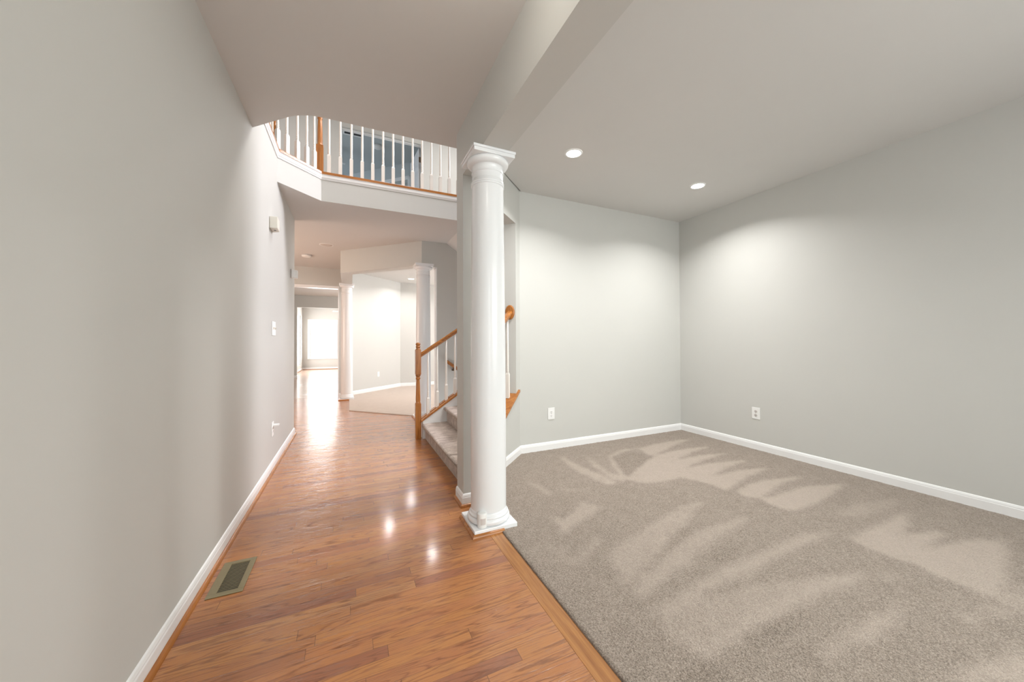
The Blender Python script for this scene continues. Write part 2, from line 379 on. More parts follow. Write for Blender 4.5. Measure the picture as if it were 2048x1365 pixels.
#NAP0
NAP += [
([(1.94,3.17),(1.94,3.03),(1.93,2.82),(1.97,2.58),(1.97,2.33),(1.89,2.33),(1.85,2.51),(1.83,2.75),(1.88,3.02)],0.75),
([(2.18,3.08),(2.13,2.86),(2.08,2.56),(2.1,2.38),(2.02,2.33),(1.99,2.44),(2.04,2.73)],0.65),
([(2.39,2.98),(2.32,2.77),(2.12,2.38),(2.06,2.38),(2.23,2.7)],0.75),
([(2.37,2.92),(2.62,3.03),(2.84,3.0),(2.55,2.95),(2.33,2.85)],0.65),
([(2.8,2.97),(3.06,3.02),(3.4,3.03),(3.68,3.01),(3.2,2.88),(2.75,2.72),(2.78,2.85)],0.8),
([(2.1,2.36),(2.38,2.54),(2.82,2.73),(3.22,2.76),(3.59,2.69),(3.21,2.64),(2.87,2.53),(3.15,2.54),(3.52,2.46),(3.1,2.42),(2.7,2.32),(3.05,2.33),(3.52,2.23),(3.09,2.18),(2.62,2.04),(2.54,2.19),(2.33,2.19),(2.17,2.23)],0.85),
([(2.62,2.04),(2.84,2.1),(3.1,2.1),(3.47,2.01),(3.07,1.96),(2.64,1.85)],0.85),
([(2.69,1.81),(2.99,1.86),(3.2,1.83),(3.5,1.76),(3.13,1.74),(2.73,1.65),(2.65,1.72)],0.9),
([(2.71,1.63),(2.92,1.64),(3.24,1.63),(3.62,1.52),(3.23,1.46),(2.94,1.42),(2.71,1.43),(2.69,1.54)],0.95),
([(2.92,1.3),(3.28,1.29),(3.65,1.21),(3.48,1.16),(3.02,1.19)],0.35),
([(2.36,1.82),(2.17,1.82),(1.93,1.77),(1.68,1.7),(1.49,1.66),(1.37,1.63),(1.27,1.55),(1.22,1.47),(1.22,1.42),(1.14,1.35),(1.21,1.34),(1.4,1.42),(1.63,1.51),(1.85,1.59),(2.16,1.73)],0.55),
([(2.44,1.51),(2.26,1.53),(2.07,1.53),(1.88,1.52),(1.66,1.47),(1.43,1.39),(1.3,1.36),(1.2,1.3),(1.16,1.24),(1.25,1.26),(1.48,1.31),(1.68,1.36),(1.91,1.42),(2.14,1.45)],0.58),
([(2.63,1.18),(2.45,1.23),(2.23,1.24),(2.03,1.23),(1.8,1.23),(1.56,1.21),(1.33,1.18),(1.17,1.17),(1.14,1.15),(1.19,1.14),(1.35,1.13),(1.55,1.15),(1.77,1.15),(2.02,1.16),(2.32,1.17)],0.65),
([(1.15,1.14),(1.33,1.13),(1.5,1.11),(1.73,1.08),(1.94,1.02),(2.33,0.9),(2.14,0.88),(1.94,0.91),(1.74,0.92),(1.53,0.92),(1.39,0.91),(1.22,0.91),(1.15,0.93),(1.14,1.01)],0.42),
([(2.33,0.9),(2.14,0.96),(1.94,0.98),(1.78,0.98),(1.46,0.96),(1.16,0.94),(1.17,0.91),(1.46,0.91),(1.73,0.91),(2.01,0.9)],0.72),
([(2.23,0.86),(2.37,0.85),(2.52,0.83),(2.47,0.82),(2.32,0.84)],0.6),
([(2.18,0.72),(1.97,0.75),(1.83,0.76),(1.6,0.75),(1.49,0.73),(1.58,0.71),(1.77,0.7),(2.04,0.68)],0.62),
([(2.63,1.1),(2.83,1.1),(3.01,1.1),(3.21,1.09),(3.38,1.08),(3.17,1.02),(2.96,0.98),(3.13,0.93),(3.26,0.88),(3.02,0.87),(2.85,0.86),(3.14,0.81),(3.38,0.74),(3.13,0.74),(2.98,0.75),(3.25,0.73),(3.46,0.7),(2.95,0.6),(2.59,0.54),(2.62,0.61),(2.62,0.71),(2.63,0.84),(2.61,0.95)],0.9),
([(2.3,0.59),(2.43,0.55),(2.65,0.53),(2.87,0.52),(2.67,0.48),(2.39,0.54),(2.3,0.56)],0.75),
([(1.81,0.49),(1.99,0.48),(2.14,0.45),(2.38,0.41),(2.12,0.34)],0.75),
([(1.2,2.1),(1.26,2.01),(1.44,2.11),(1.52,2.18),(1.59,2.03),(1.33,1.94),(1.16,1.84),(1.2,1.96)],0.65),
([(1.05,1.62),(1.14,1.64),(1.32,1.75),(1.34,1.72),(1.15,1.61),(1.06,1.59)],0.5),
([(1.33,2.72),(1.4,2.55),(1.38,2.35),(1.35,2.39),(1.32,2.62)],0.55),
([(1.46,2.46),(1.74,2.32),(1.54,2.36)],0.45),
([(0.93,1.85),(1.11,1.76),(1.04,1.56),(0.91,1.62)],0.18),
([(1.37,0.9),(1.51,0.91),(1.69,0.89),(1.72,0.87),(1.48,0.85),(1.38,0.87)],-0.6),
([(1.69,1.32),(1.91,1.35),(2.04,1.31),(1.75,1.28)],-0.45),
([(1.59,1.5),(1.85,1.59),(1.96,1.59),(1.68,1.49)],-0.35),
([(1.48,0.79),(1.58,0.77),(1.58,0.74),(1.48,0.75)],-0.5),
([(1.15,0.91),(1.18,0.84),(1.16,0.81),(0.99,0.88),(1.1,0.9)],-0.4),
([(2.39,2.88),(2.68,2.91),(2.74,2.71),(2.31,2.49),(2.13,2.39)],-0.3)]
#NAP1
def build_carpet():
    x0, x1, y0, y1 = 0.844, XR, YF, 3.42
    st = 0.02
    nx = int((x1-x0)/st); ny = int((y1-y0)/st)
    bm = bmesh.new(); grid = {}
    acc = [[0.0]*(ny+1) for _ in range(nx+1)]
    for poly, val in NAP:
        bx0 = min(p[0] for p in poly); bx1 = max(p[0] for p in poly); by0 = min(p[1] for p in poly); by1 = max(p[1] for p in poly)
        for i in range(max(0, int((bx0-x0)/st)), min(nx, int((bx1-x0)/st)+1)+1):
            for j in range(max(0, int((by0-y0)/st)), min(ny, int((by1-y0)/st)+1)+1):
                if inside(x0+i*st, y0+j*st, poly): acc[i][j] = val
    sm = [[0.0]*(ny+1) for _ in range(nx+1)]
    for i in range(nx+1):
        for j in range(ny+1):
            t = k = 0
            for a in (-1, 0, 1):
                for c in (-1, 0, 1):
                    if 0 <= i+a <= nx and 0 <= j+c <= ny: t += acc[i+a][j+c]; k += 1
            sm[i][j] = t/k
    vals = []
    for i in range(nx+1):
        for j in range(ny+1):
            x, y = x0+(x1-x0)*i/nx, y0+(y1-y0)*j/ny
            e = 0.003*random.random() if i else 0.0
            if i == 0: x += random.uniform(0, 0.003)
            grid[i, j] = bm.verts.new((x, y, 0.008+e)); vals.append(sm[i][j])
    for i in range(nx):
        for j in range(ny):
            xa, ya = x0+(x1-x0)*(i+.5)/nx, y0+(y1-y0)*(j+.5)/ny
            if ya > xa+1.90 : continue
            bm.faces.new((grid[i, j], grid[i+1, j], grid[i+1, j+1], grid[i, j+1])).smooth = True
    # bound edge beside the hardwood
    for j in range(ny):
        a, c = grid[0, j], grid[0, j+1]
        va = bm.verts.new((a.co.x-0.001, a.co.y, -0.002)); vb = bm.verts.new((c.co.x-0.001, c.co.y, -0.002))
        vals += [0.0, 0.0]
        bm.faces.new((va, a, c, vb))
    me = bpy.data.meshes.new('floor_carpet'); bm.to_mesh(me); bm.free()
    at = me.attributes.new('nap', 'FLOAT', 'POINT')
    for i, v in enumerate(vals): at.data[i].value = v
    o = bpy.data.objects.new('floor_carpet', me); COL.objects.link(o); me.materials.append(M['carpet'])
    return struct(o, 'greige wall-to-wall carpet with fan-shaped vacuum tracks')
build_carpet()
b = MB(); b.box(0.844, XR+0.05, YF-0.1, 3.42, -0.06, -0.002); struct(b.build('floor_underlay', 'dining_carpet'), 'underlay below the living room carpet')
b = MB(); b.prism([(-0.01, 8.6), (-0.01, 6.805), (1.02, 5.76), (1.22, 5.74), (XO, 5.74), (XO, 9.95), (1.2, 9.95), (-0.01, 8.73)], -0.06, 0.01)
struct(b.build('floor_dining', 'dining_carpet'), 'beige carpet of the dining room beyond the columns')

# ------------------------------------------------------------------ walls
def wall(name, fn, mat='wall', label=None):
    b = MB(); fn(b); return struct(b.build(name, mat), label)
wall('wall_left', lambda b: b.box(XL-TW, XL, YF, 5.391, 0, C), label='long greige wall on the left of the hall')
def f(b):
    b.box(1.595-0.05, XR+TW, YB, YB+TW, 0, UC)
wall('wall_back', f, label='greige back wall of the carpeted room')
wall('wall_right', lambda b: b.box(XR, XR+TW, YF-0.1, YB, 0, C), label='greige right wall of the carpeted room')
def f(b):
    # front wall with the living room window and the entrance door opening
    b.box(XL-TW, -0.5, YF-TW, YF, 0, C); b.box(0.6, 1.3, YF-TW, YF, 0, C); b.box(3.6, XR+TW, YF-TW, YF, 0, C)
    b.box(-0.5, 0.6, YF-TW, YF, 2.42, C)
    b.box(1.3, 3.6, YF-TW, YF, 0, 0.6); b.box(1.3, 3.6, YF-TW, YF, 2.3, C)
wall('wall_front', f)
def ang(s, off, z):
    p = A0+D45*s+NB45*off; return (p.x, p.y, z)
def slab45(b, s0, s1, z00, z01, z10, z11, o0=0.0, o1=TW):
    b.hexa([ang(s0, o0, z00), ang(s0, o1, z00), ang(s1, o1, z10), ang(s1, o0, z10), ang(s0, o0, z01), ang(s0, o1, z01), ang(s1, o1, z11), ang(s1, o0, z11)])
SJ = 0.1155                        # right jamb of the stair opening
def capz(s): return 0.705-0.50*s   # sloping oak cap
def f(b):
    slab45(b, -0.02, 1.0, 2.367, UC, 2.367, UC)
    slab45(b, -0.02, SJ, 0, 2.367, 0, 2.367)
    slab45(b, SJ, 1.0, 0, capz(SJ)-0.028, 0, capz(1.0)-0.028)
wall('wall_angled', f, label='angled wall with tall opening to the stairs')
wall('wall_pier', lambda b: (b.box(0.732, 0.905, 2.50, 2.662, 0, C), b.prism([(0.88, 2.55), (0.905, 2.50), (0.935, 2.72), (0.905, 2.70), (0.88, 2.66)], 0, C)), label='narrow wall end behind the white column')
wall('beam_foyer', lambda b: b.box(0.732, 0.905, YF, 2.50, BZ, C), label='dropped beam between hall and carpeted room')
# hall end wall with cased opening, walls of the rooms beyond
def f(b):
    b.box(-3, -1.75, 8.6, 8.72, 0, C); b.box(-1.75, -0.212, 8.6, 8.72, 2.368, C); b.box(-0.212, -0.02, 8.6, 8.72, 0, C)
wall('wall_hall_end', f, label='hall end wall over the cased opening')
def f(b):   # dining room: angled wall, far wall
    b.prism([(-0.10, 8.62), (1.2, 9.92), (1.2, 10.04), (-0.18, 8.66)], 0, C)
    b.box(1.2, XO, 9.92, 10.04, 0, C)
wall('wall_dining', f, label='bright angled dining room wall')
def f(b):
    b.box(1.235, XO, 5.666, 5.84, -1.5, C); b.box(1.0, 1.235, 5.666, 5.84, 2.347, C)
wall('wall_stair_side', f, label='grey wall beside the stairs to the basement')
def hdr(b):
    t = 0.19
    b.prism([(-0.15, 6.87), (1.021, 5.666), (1.10, 5.84), (0.04, 6.945)], BZ-0.012, C)
    b.prism([(-0.15, 6.87), (0.04, 6.945), (0.04, 8.6), (-0.15, 8.6)], BZ-0.012, C)
wall('beam_dining', hdr, label='angled soffit carried by the two far columns')
def f(b):
    b.box(-3.12, -3, 3.0, 14.0, 0, UC); b.box(-3, XL-0.1, 5.2, 5.391, 0, C)
    b.box(-3.12, XL, 3.0, 3.1, UF, UC)
wall('wall_outer_left', f)
def f(b):
    b.box(XO, XO+0.1, 3.379, 3.5, 0, UC)
    # outer right wall with windows: stairs, landing, dining, kitchen
    zs = [(3.5, 4.5, 3.6, 5.2), (5.4, 6.6, 3.6, 5.2)]
    b.box(XO, XO+0.1, 3.5, 18.3, -1.5, 0.6)
    b.box(XO, XO+0.1, 3.5, 6.7, 0.6, 3.5); b.box(XO, XO+0.1, 9.1, 10.5, 0.6, 3.5); b.box(XO, XO+0.1, 12.7, 18.3, 0.6, 3.5)
    b.box(XO, XO+0.1, 6.7, 12.7, 2.35, 3.5)
    b.box(XO, XO+0.1, 3.5, 18.3, 5.2, UC)
    b.box(XO, XO+0.1, 4.5, 5.4, 3.5, 5.2); b.box(XO, XO+0.1, 6.6, 18.3, 3.5, 5.2)
wall('wall_outer_right', f)
wall('wall_upper_near', lambda b: (b.box(XL-2.4, 1.05, 2.70, 2.80, UF, UC), b.box(XL-2.4, -2.9, 2.8, 3.1, UF, UC)))
DX0, DX1, DY, DZ = -0.14, 1.30, 7.2, 5.075
def f(b):
    b.box(-3, DX0, DY, DY+0.13, UF, UC); b.box(DX1, XO, DY, DY+0.13, UF, UC); b.box(DX0, DX1, DY, DY+0.13, DZ, UC)
wall('wall_upper_back', f, label='upstairs landing wall around the double doorway')
def f(b):   # bedroom: angled wall with doorway, far wall
    p = lambda s, o: (0.436+0.7071*s+0.7071*o, 9.707-0.7071*s+0.7071*o)
    # closet doorway in the angled wall
    b.prism([p(-1.6, 0), p(0.33, 0), p(0.33, .1), p(-1.6, .1)], UF, UC)
    b.prism([p(1.15, 0), p(3.3, 0), p(3.3, .1), p(1.15, .1)], UF, UC)
    b.prism([p(0.33, 0), p(1.15, 0), p(1.15, .1), p(0.33, .1)], 5.07, UC)
    b.box(-3, -0.75, 10.75, 10.85, UF, UC)
    b.prism([p(-0.3, 0.9), p(2.2, 0.9), p(2.2, 1.0), p(-0.3, 1.0)], UF, UC)
wall('wall_bedroom', f, 'bedroom', label='blue grey bedroom walls seen through the upstairs doorway')
# family room shell
def f(b):
    b.box(-3, -1.585, 13.9, 14.02, 0, C); b.box(-1.585, XO, 13.9, 14.02, 2.344, C); b.box(1.6, XO, 13.9, 14.02, 0, 2.4)
wall('wall_kitchen_end', f, label='wall around the wide opening to the family room')
def f(b):
    W = [(-1.57, -0.62), (-0.50, 0.45)]
    b.box(-1.97, -1.57, 18.0, 18.12, 0, C); b.box(-0.62, -0.50, 18.0, 18.12, 0.53, 2.1); b.box(0.45, XO, 18.0, 18.12, 0, C)
    b.box(-1.57, 0.45, 18.0, 18.12, 0, 0.53); b.box(-1.57, 0.45, 18.0, 18.12, 2.1, C)
wall('wall_family_far', f, label='sunlit far wall of the family room')
def f(b):
    b.box(-1.97, -1.85, 14.0, 14.9, 0, C); b.box(-1.97, -1.85, 17.4, 18.0, 0, C); b.box(-1.97, -1.85, 14.9, 17.4, 2.3, C); b.box(-1.97, -1.85, 14.9, 17.4, 0, 0.25)
wall('wall_family_left', f, label='family room left wall beside the bright window')

# ------------------------------------------------------------------ ceilings
arc = []
P0, P1, P2 = Vector((-0.40, 2.945)), Vector((-0.300, 2.848)), Vector((-0.17, 2.842))
for i in range(9):
    t = i/8; p = P0*(1-t)**2+P1*2*t*(1-t)+P2*t*t; arc.append((p.x, p.y))
def slabm(name, poly, z0, z1, label=None, side='wall', bottom='ceiling'):
    b = MB(); b.prism(poly, z0, z1, 0, 1); return struct(b.build(name, [side, bottom]), label)
slabm('ceiling', [(XL-TW, YF-TW), (XR+TW, YF-TW), (XR+TW, 3.42), (1.66, 3.42), (1.06, 2.842)] + arc[::-1] + [(XL, 3.188), (XL-TW, 3.188)], C, UF, 'flat ceiling over the foyer and the carpeted room')
slabm('ceiling_hall', [(-3, 3.1), (XL, 3.188), (XL, 4.165), (-0.29, 4.53), (XO, 4.53), (XO, 10.9), (-3, 10.9)], C, UF-0.001, 'lower hall ceiling under the balcony')
b = MB(); b.box(-3, XO, 10.9, 18.2, C, C+0.2); struct(b.build('ceiling_family', 'ceiling'), 'bright ceiling of the far rooms')
b = MB(); b.box(-3.1, XO+0.1, 2.6, 7.3, UC, UC+0.1); struct(b.build('ceiling_upper', 'ceiling'), 'ceiling above the upstairs landing')
b = MB(); b.box(-3.1, XO+0.1, 7.3, 11.0, UC, UC+0.1); struct(b.build('ceiling_bedroom', 'bedroom'), 'blue grey bedroom ceiling')
b = MB()   # sloping soffit over the basement stairs
b.hexa([(1.39, 4.62, C-0.002), (3.9, 4.62, 1.02), (3.9, 5.666, 1.02), (1.39, 5.666, C-0.002), (1.39, 4.62, C+0.1), (3.9, 4.62, 1.12), (3.9, 5.666, 1.12), (1.39, 5.666, C+0.1)])
struct(b.build('ceiling_slope', 'ceiling'), 'sloping soffit over the basement stairs')

# ------------------------------------------------------------------ baseboards, shoe mouldings, casings
BB = [(0, 0), (0.013, 0), (0.013, 0.060), (0.0105, 0.066), (0.0105, 0.071), (0.006, 0.082), (0, 0.086)]
SH = [(0, 0), (0.016, 0)] + [(0.016*math.cos(R(a)), 0.019*math.sin(R(a))) for a in (15, 35, 55, 75)] + [(0, 0.019)]
def runs(b, prof, pts, side, z=0.0):
    """mitred moulding along wall points; side = +1 when the room lies left of the walking direction"""
    P = [Vector((p[0], p[1])) for p in pts]; n = len(P)
    dirs = [(P[i+1]-P[i]).normalized() for i in range(n-1)]
    nr = [Vector((-d.y, d.x))*side for d in dirs]
    for i in range(n-1):
        def end(k, j):
            if j < 0 or j > n-2: return nr[i]
            m_ = (nr[i]+nr[j]).normalized(); return m_/m_.dot(nr[i])
        ma, mb = end(i, i-1), end(i+1, i+1)
        va = [b.bm.verts.new((P[i].x+ma.x*o, P[i].y+ma.y*o, z+u)) for o, u in prof]; vb = [b.bm.verts.new((P[i+1].x+mb.x*o, P[i+1].y+mb.y*o, z+u)) for o, u in prof]
        k = len(prof)
        if i == 0: b.bm.faces.new(va)
        if i == n-2: b.bm.faces.new(vb[::-1])
        for q in range(k): b.bm.faces.new((va[q], vb[q], vb[(q+1) % k], va[(q+1) % k]))
def mold(name, prof, pts, side, mat, label=None, z=0.0, off=0.0):
    b = MB()
    if off: prof = [(o+off, u) for o, u in prof]
    runs(b, prof, pts, side, z)
    bmesh.ops.remove_doubles(b.bm, verts=b.bm.verts, dist=1e-5)
    return struct(b.build(name, mat), label)
cz = 0.006
mold('baseboard_left', BB, [(XL, YF), (XL, 5.391), (XL-.5, 5.391)], -1, 'trim', 'white baseboard along the left hall wall')
mold('trim_2', SH, [(XL, YF), (XL, 5.391), (XL-.5, 5.391)], -1, 'oak_y', 'oak shoe moulding along the left hall wall', 0, 0.013)
mold('baseboard_right', BB, [(XR, YF), (XR, YB), ], 1, 'trim', 'white baseboard of the right wall', cz)
mold('baseboard_back', BB, [(XR, YB), (1.595, YB), ang(0.99, 0, 0)[:2]], 1, 'trim', 'white baseboard of the back and angled walls', cz)
mold('baseboard_pier', BB, [(0.732, 2.664), (0.732, 2.50), (0.905, 2.50)], -1, 'trim', 'white baseboard around the narrow wall end')
mold('trim_3', SH, [(0.732, 2.664), (0.732, 2.50), (0.845, 2.50)], -1, 'oak_y', 'oak shoe moulding around the narrow wall end', 0, 0.013)
mold('baseboard_dining', BB, [(-0.10, 8.62), (1.2, 9.92), (XO, 9.92)], -1, 'trim', 'white baseboard of the dining room', .008)
mold('baseboard_hall_end', BB, [(-0.212, 8.72), (-0.212, 8.6), (-0.06, 8.6)], -1, 'trim', 'white baseboard beside the far column')
mold('baseboard_kitchen', BB, [(-3, 13.9), (-1.585, 13.9), (-1.585, 14.02)], -1, 'trim')
mold('baseboard_family', BB, [(-1.85, 14.02), (-1.85, 18), (XO, 18)], -1, 'trim')
mold('trim_4', SH, [(-1.85, 14.02), (-1.85, 18), (XO, 18)], -1, 'oak_x', None, 0, 0.013)
b = MB()   # casing of the hall-end opening
b.box(-1.75, -0.212, 8.585, 8.735, 2.315, 2.37); b.box(-0.232, -0.211, 8.59, 8.73, 0, 2.32); b.box(-1.75, -1.69, 8.585, 8.735, 0, 2.32)
struct(b.build('trim_5', 'trim', bevel=0.003), 'white casing of the hall end opening')
b = MB()   # white reveals at the dining opening
b.box(1.228, 1.2355, 5.664, 5.842, 0, 2.340); b.box(1.10, 1.2355, 5.664, 5.842, 2.340, 2.3475)
struct(b.build('trim_6', 'trim'), 'white jamb lining beside the far column')
# balcony fascia moulding + nosing (white band with oak edge)
mold('trim_7', [(0, -0.052), (0.006, -0.052), (0.012, -0.036), (0.016, -0.03), (0.016, -0.004), (0.022, 0.004), (0, 0.004)], [(XL, 3.15), (XL, 4.165), (-0.29, 4.53), (3.9, 4.53)], -1, 'trim', 'white moulding along the balcony edge', UF)
b = MB()
b.prism([(XL-0.06, 3.15), (XL+0.02, 3.15), (XL+0.02, 4.157), (-0.282, 4.51), (3.9, 4.51), (3.9, 4.64), (-0.36, 4.64), (XL-0.06, 4.34)], UF+0.002, UF+0.036)
struct(b.build('trim_8', 'oak_x', bevel=0.006), 'oak nosing on top of the balcony edge')
# casing of the upstairs doorway
b = MB()
y = DY+0.13
b.box(DX0-0.07, DX0+0.004, y-0.016, y+0.014, UF, DZ+0.07); b.box(DX1-0.004, DX1+0.07, y-0.016, y+0.014, UF, DZ+0.07); b.box(DX0-0.07, DX1+0.07, y-0.016, y+0.014, DZ-0.004, DZ+0.07)
b.box(DX0, DX1, DY+0.05, DY+0.09, DZ-0.012, DZ)
struct(b.build('trim_9', 'trim', bevel=0.003), 'white casing of the upstairs double doorway')
b = MB()
p = lambda s, o, z: (0.436+0.7071*s+0.7071*o, 9.707-0.7071*s+0.7071*o, z)
def seg45(b, s0, s1, z0, z1, o0=-0.016, o1=0.11):
    b.hexa([p(s0, o0, z0), p(s1, o0, z0), p(s1, o1, z0), p(s0, o1, z0), p(s0, o0, z1), p(s1, o0, z1), p(s1, o1, z1), p(s0, o1, z1)])
seg45(b, 0.25, 0.33, UF, 5.155); seg45(b, 1.15, 1.23, UF, 5.155); seg45(b, 0.25, 1.23, 5.075, 5.155)
struct(b.build('trim_10', 'trim', bevel=0.003), 'white casing of the bedroom closet doorway')

# ------------------------------------------------------------------ columns
def ellipse_torus(r0, z0, dr, dz, n=6, a0=-90, a1=90):
    return [(r0+dr*math.cos(R(a0+(a1-a0)*i/n)), z0+dz*math.sin(R(a0+(a1-a0)*i/n))) for i in range(n+1)]
def column(cx, cy, h, label, seg=48):
    t = thing('column', (cx, cy, 0), label, 'column', 'round white columns')
    b = MB(); b.box(cx-h, cx+h, cy-h, cy+h, 0.001, 0.036); b.build('plinth', 'column', t, 0.003)
    b = MB()
    b.lathe([(0.10, 0.036)] + ellipse_torus(0.121, 0.055, 0.015, 0.019) + [(0.122, 0.0745)] + ellipse_torus(0.120, 0.081, 0.006, 0.0065) + [(0.1185, 0.088), (0.1165, 0.097), (0.1135, 0.112), (0.10, 0.114)], cx, cy, seg)
    b.build('base_moulding', 'column', t)
    b = MB()
    prof = [(0.1135, 0.105)]
    for i in range(13):
        u = i/12; prof.append((0.1135-0.0115*max(0, (u-0.25)/0.75)**1.4, 0.112+(2.165-0.112)*u))
    prof += [(0.1005, 2.235)]
    b.lathe(prof, cx, cy, seg); b.build('shaft', 'column', t)
    b = MB()
    b.lathe([(0.09, 2.165)] + ellipse_torus(0.1022, 2.173, 0.0048, 0.006) + [(0.1025, 2.180)] + ellipse_torus(0.1022, 2.188, 0.0055, 0.007) + [(0.1012, 2.197), (0.1005, 2.248)] + ellipse_torus(0.1005, 2.254, 0.0042, 0.005)
            + [(0.1005, 2.262), (0.1005, 2.293), (0.104, 2.295)] + [(0.104+0.0305*math.sin(R(a_)), 2.295+0.027*(1-math.cos(R(a_)))) for a_ in (12, 25, 38, 52, 66, 80, 90)] + [(0.1345, 2.328), (0.131, 2.3345), (0.09, 2.3345)], cx, cy, seg)
    b.build('capital', 'column', t)
    b = MB(); b.box(cx-h+0.005, cx+h-0.005, cy-h+0.005, cy+h-0.005, 2.3345, 2.357); b.box(cx-h, cx+h, cy-h, cy+h, 2.357, BZ-0.0005)
    b.build('abacus', 'column', t, 0.002)
    return t
column(0.812, 2.203, 0.140, 'large white round column in the foreground where hardwood meets carpet')
column(1.03, 5.70, 0.140, 'white round column behind the wooden stair newel post', 40)
column(-0.06, 8.22, 0.138, 'farthest white round column beside the bright hall end opening', 40)
mold('trim_11', SH, [(0.672, 2.343), (0.672, 2.063), (0.862, 2.063)], -1, 'oak_x', 'oak shoe moulding around the foreground column plinth')
mold('trim_12', SH, [(-0.198, 8.36), (-0.198, 8.082), (-0.015, 8.082)], -1, 'oak_x', 'oak shoe moulding at the farthest column')
mold('trim_14', SH, [(0.890, 5.84), (0.890, 5.56), (1.0, 5.56)], -1, 'oak_x', 'oak shoe moulding at the column behind the newel post')

# ------------------------------------------------------------------ staircase
RUN, RISE, X0 = 0.265, 0.182, 0.825
st = thing('staircase', (1.2, 4.0, 0), 'carpeted staircase rising to the right behind the foreground column', 'staircase')
NST = 11
for i in range(NST):
    xf = X0+RUN*i; z0 = RISE*i; z1 = RISE*(i+1)
    nose = [(xf-0.022+0.022*math.cos(R(a)), z1-0.022+0.022*math.sin(R(a))) for a in (250, 215, 180, 145, 115, 90)]
    prof = [(xf, z0)] + [(xf-0.002, z1-0.05)] + nose + [(xf+RUN+0.01, z1), (xf+RUN+0.01, z0)]
    def ny(x): return min(max(x+1.972, 2.70), 3.505)
    b = MB()
    fr = [b.bm.verts.new((x, ny(x), z)) for x, z in prof]; bk = [b.bm.verts.new((x, 4.44, z)) for x, z in prof]
    n = len(prof); b.bm.faces.new(fr); b.bm.faces.new(bk[::-1])
    for k in range(n):
        fc = b.bm.faces.new((fr[k], bk[k], bk[(k+1) % n], fr[(k+1) % n])); fc.smooth = 1 <= k <= 6
    b.build('step', 'stair_carpet', st, loc=(xf, 4.0, z0))
CS = 0.665
def zc(x): return 0.205+CS*(x-0.78)
b = MB()   # white closed stringer (knee wall) under the oak cap
xe = X0+RUN*NST
def stringer(b, y0, y1):
    P = [(0.798, 0), (0.798, zc(0.798)), (xe, zc(xe)), (xe, 0)]
    lo = [b.bm.verts.new((x, y0, z)) for x, z in P]; hi = [b.bm.verts.new((x, y1, z)) for x, z in P]
    b.bm.faces.new(lo); b.bm.faces.new(hi[::-1])
    for k in range(4): b.bm.faces.new((lo[k], hi[k], hi[(k+1) % 4], lo[(k+1) % 4]))
stringer(b, 4.44, 4.56)
b.build('stringer', 'trim', st, label='white painted stringer')
b = MB(); b.box(xe, XO-0.01, 3.51, 4.56, RISE*NST-0.05, RISE*NST); b.build('landing', 'stair_carpet', st)

# turned pieces --------------------------------------------------------------
def baluster_mesh(h, block=0.22, w=0.034):
    b = MB(); a = w/2; q = a*0.62
    b.box(-a, a, -a, a, 0, block-0.014)
    b.hexa([(-a, -a, block-0.014), (a, -a, block-0.014), (a, a, block-0.014), (-a, a, block-0.014), (-q, -q, block+0.004), (q, -q, block+0.004), (q, q, block+0.004), (-q, q, block+0.004)])
    k = block+0.004
    pr = [(a*0.66, k-0.006), (a*0.72, k+0.004), (a*0.74, k+0.012), (a*0.79, k+0.015), (a*0.79, k+0.019), (a*0.72, k+0.022), (a*0.70, k+0.034), (a*0.77, k+0.037), (a*0.77, k+0.041), (a*0.70, k+0.044),
          (a*0.68, k+0.056), (a*0.75, k+0.059), (a*0.75, k+0.063), (a*0.68, k+0.067), (a*0.71, k+0.10), (a*0.76, k+0.17), (a*0.68, k+0.32), (a*0.52, h)]
    b.lathe(pr, 0, 0, 14)
    bmesh.ops.recalc_face_normals(b.bm, faces=b.bm.faces)
    me = bpy.data.meshes.new('baluster'); b.bm.to_mesh(me); b.bm.free(); me.materials.append(M['baluster']); return me
def put(me, name, loc, parent, rz=0.0):
    o = bpy.data.objects.new(name, me); COL.objects.link(o); o.location = Vector(loc)-parent.location; o.rotation_euler = (0, 0, rz); o.parent = parent; return o
def newel(b, cx, cy, z0, w, secs):
    """secs: list of ('sq', z0, z1) / ('turn', profile)"""
    for s_ in secs:
        if s_[0] == 'sq': b.box(cx-w/2, cx+w/2, cy-w/2, cy+w/2, z0+s_[1], z0+s_[2])
        else: b.lathe([(r, z) for r, z in s_[1]], cx, cy, 20, z0=z0)
RAIL = [(-0.019, 0), (0.019, 0), (0.022, 0.008), (0.020, 0.016), (0.029, 0.026), (0.031, 0.038), (0.026, 0.051), (0.014, 0.058), (-0.014, 0.058), (-0.026, 0.051), (-0.031, 0.038), (-0.029, 0.026), (-0.020, 0.016), (-0.022, 0.008)]

# stair railing at the far side of the steps ---------------------------------
sr = thing('stair_railing', (0.748, 4.5, 0), 'oak stair railing with white balusters and turned newel post at the first step', 'railing', 'stair and balcony railings')
b = MB(); w = 0.064
newel(b, 0.748, 4.485, 0, w, [('sq', 0, 0.425),
    ('turn', [(0.030, 0.424), (0.031, 0.432), (0.026, 0.440), (0.027, 0.452), (0.028, 0.47), (0.026, 0.55), (0.022, 0.66), (0.0195, 0.705), (0.020, 0.712), (0.027, 0.722), (0.028, 0.732), (0.022, 0.742), (0.022, 0.750), (0.030, 0.760), (0.031, 0.770), (0.028, 0.776)]),
    ('sq', 0.775, 1.075),
    ('turn', [(0.031, 1.074), (0.030, 1.083), (0.021, 1.090), (0.020, 1.098), (0.027, 1.106), (0.0285, 1.114), (0.021, 1.121), (0.021, 1.127), (0.028, 1.136), (0.028, 1.148), (0.020, 1.158), (0.006, 1.163)])])
b.build('newel_post', 'oak_z', sr, 0.0025)
YR = 4.5
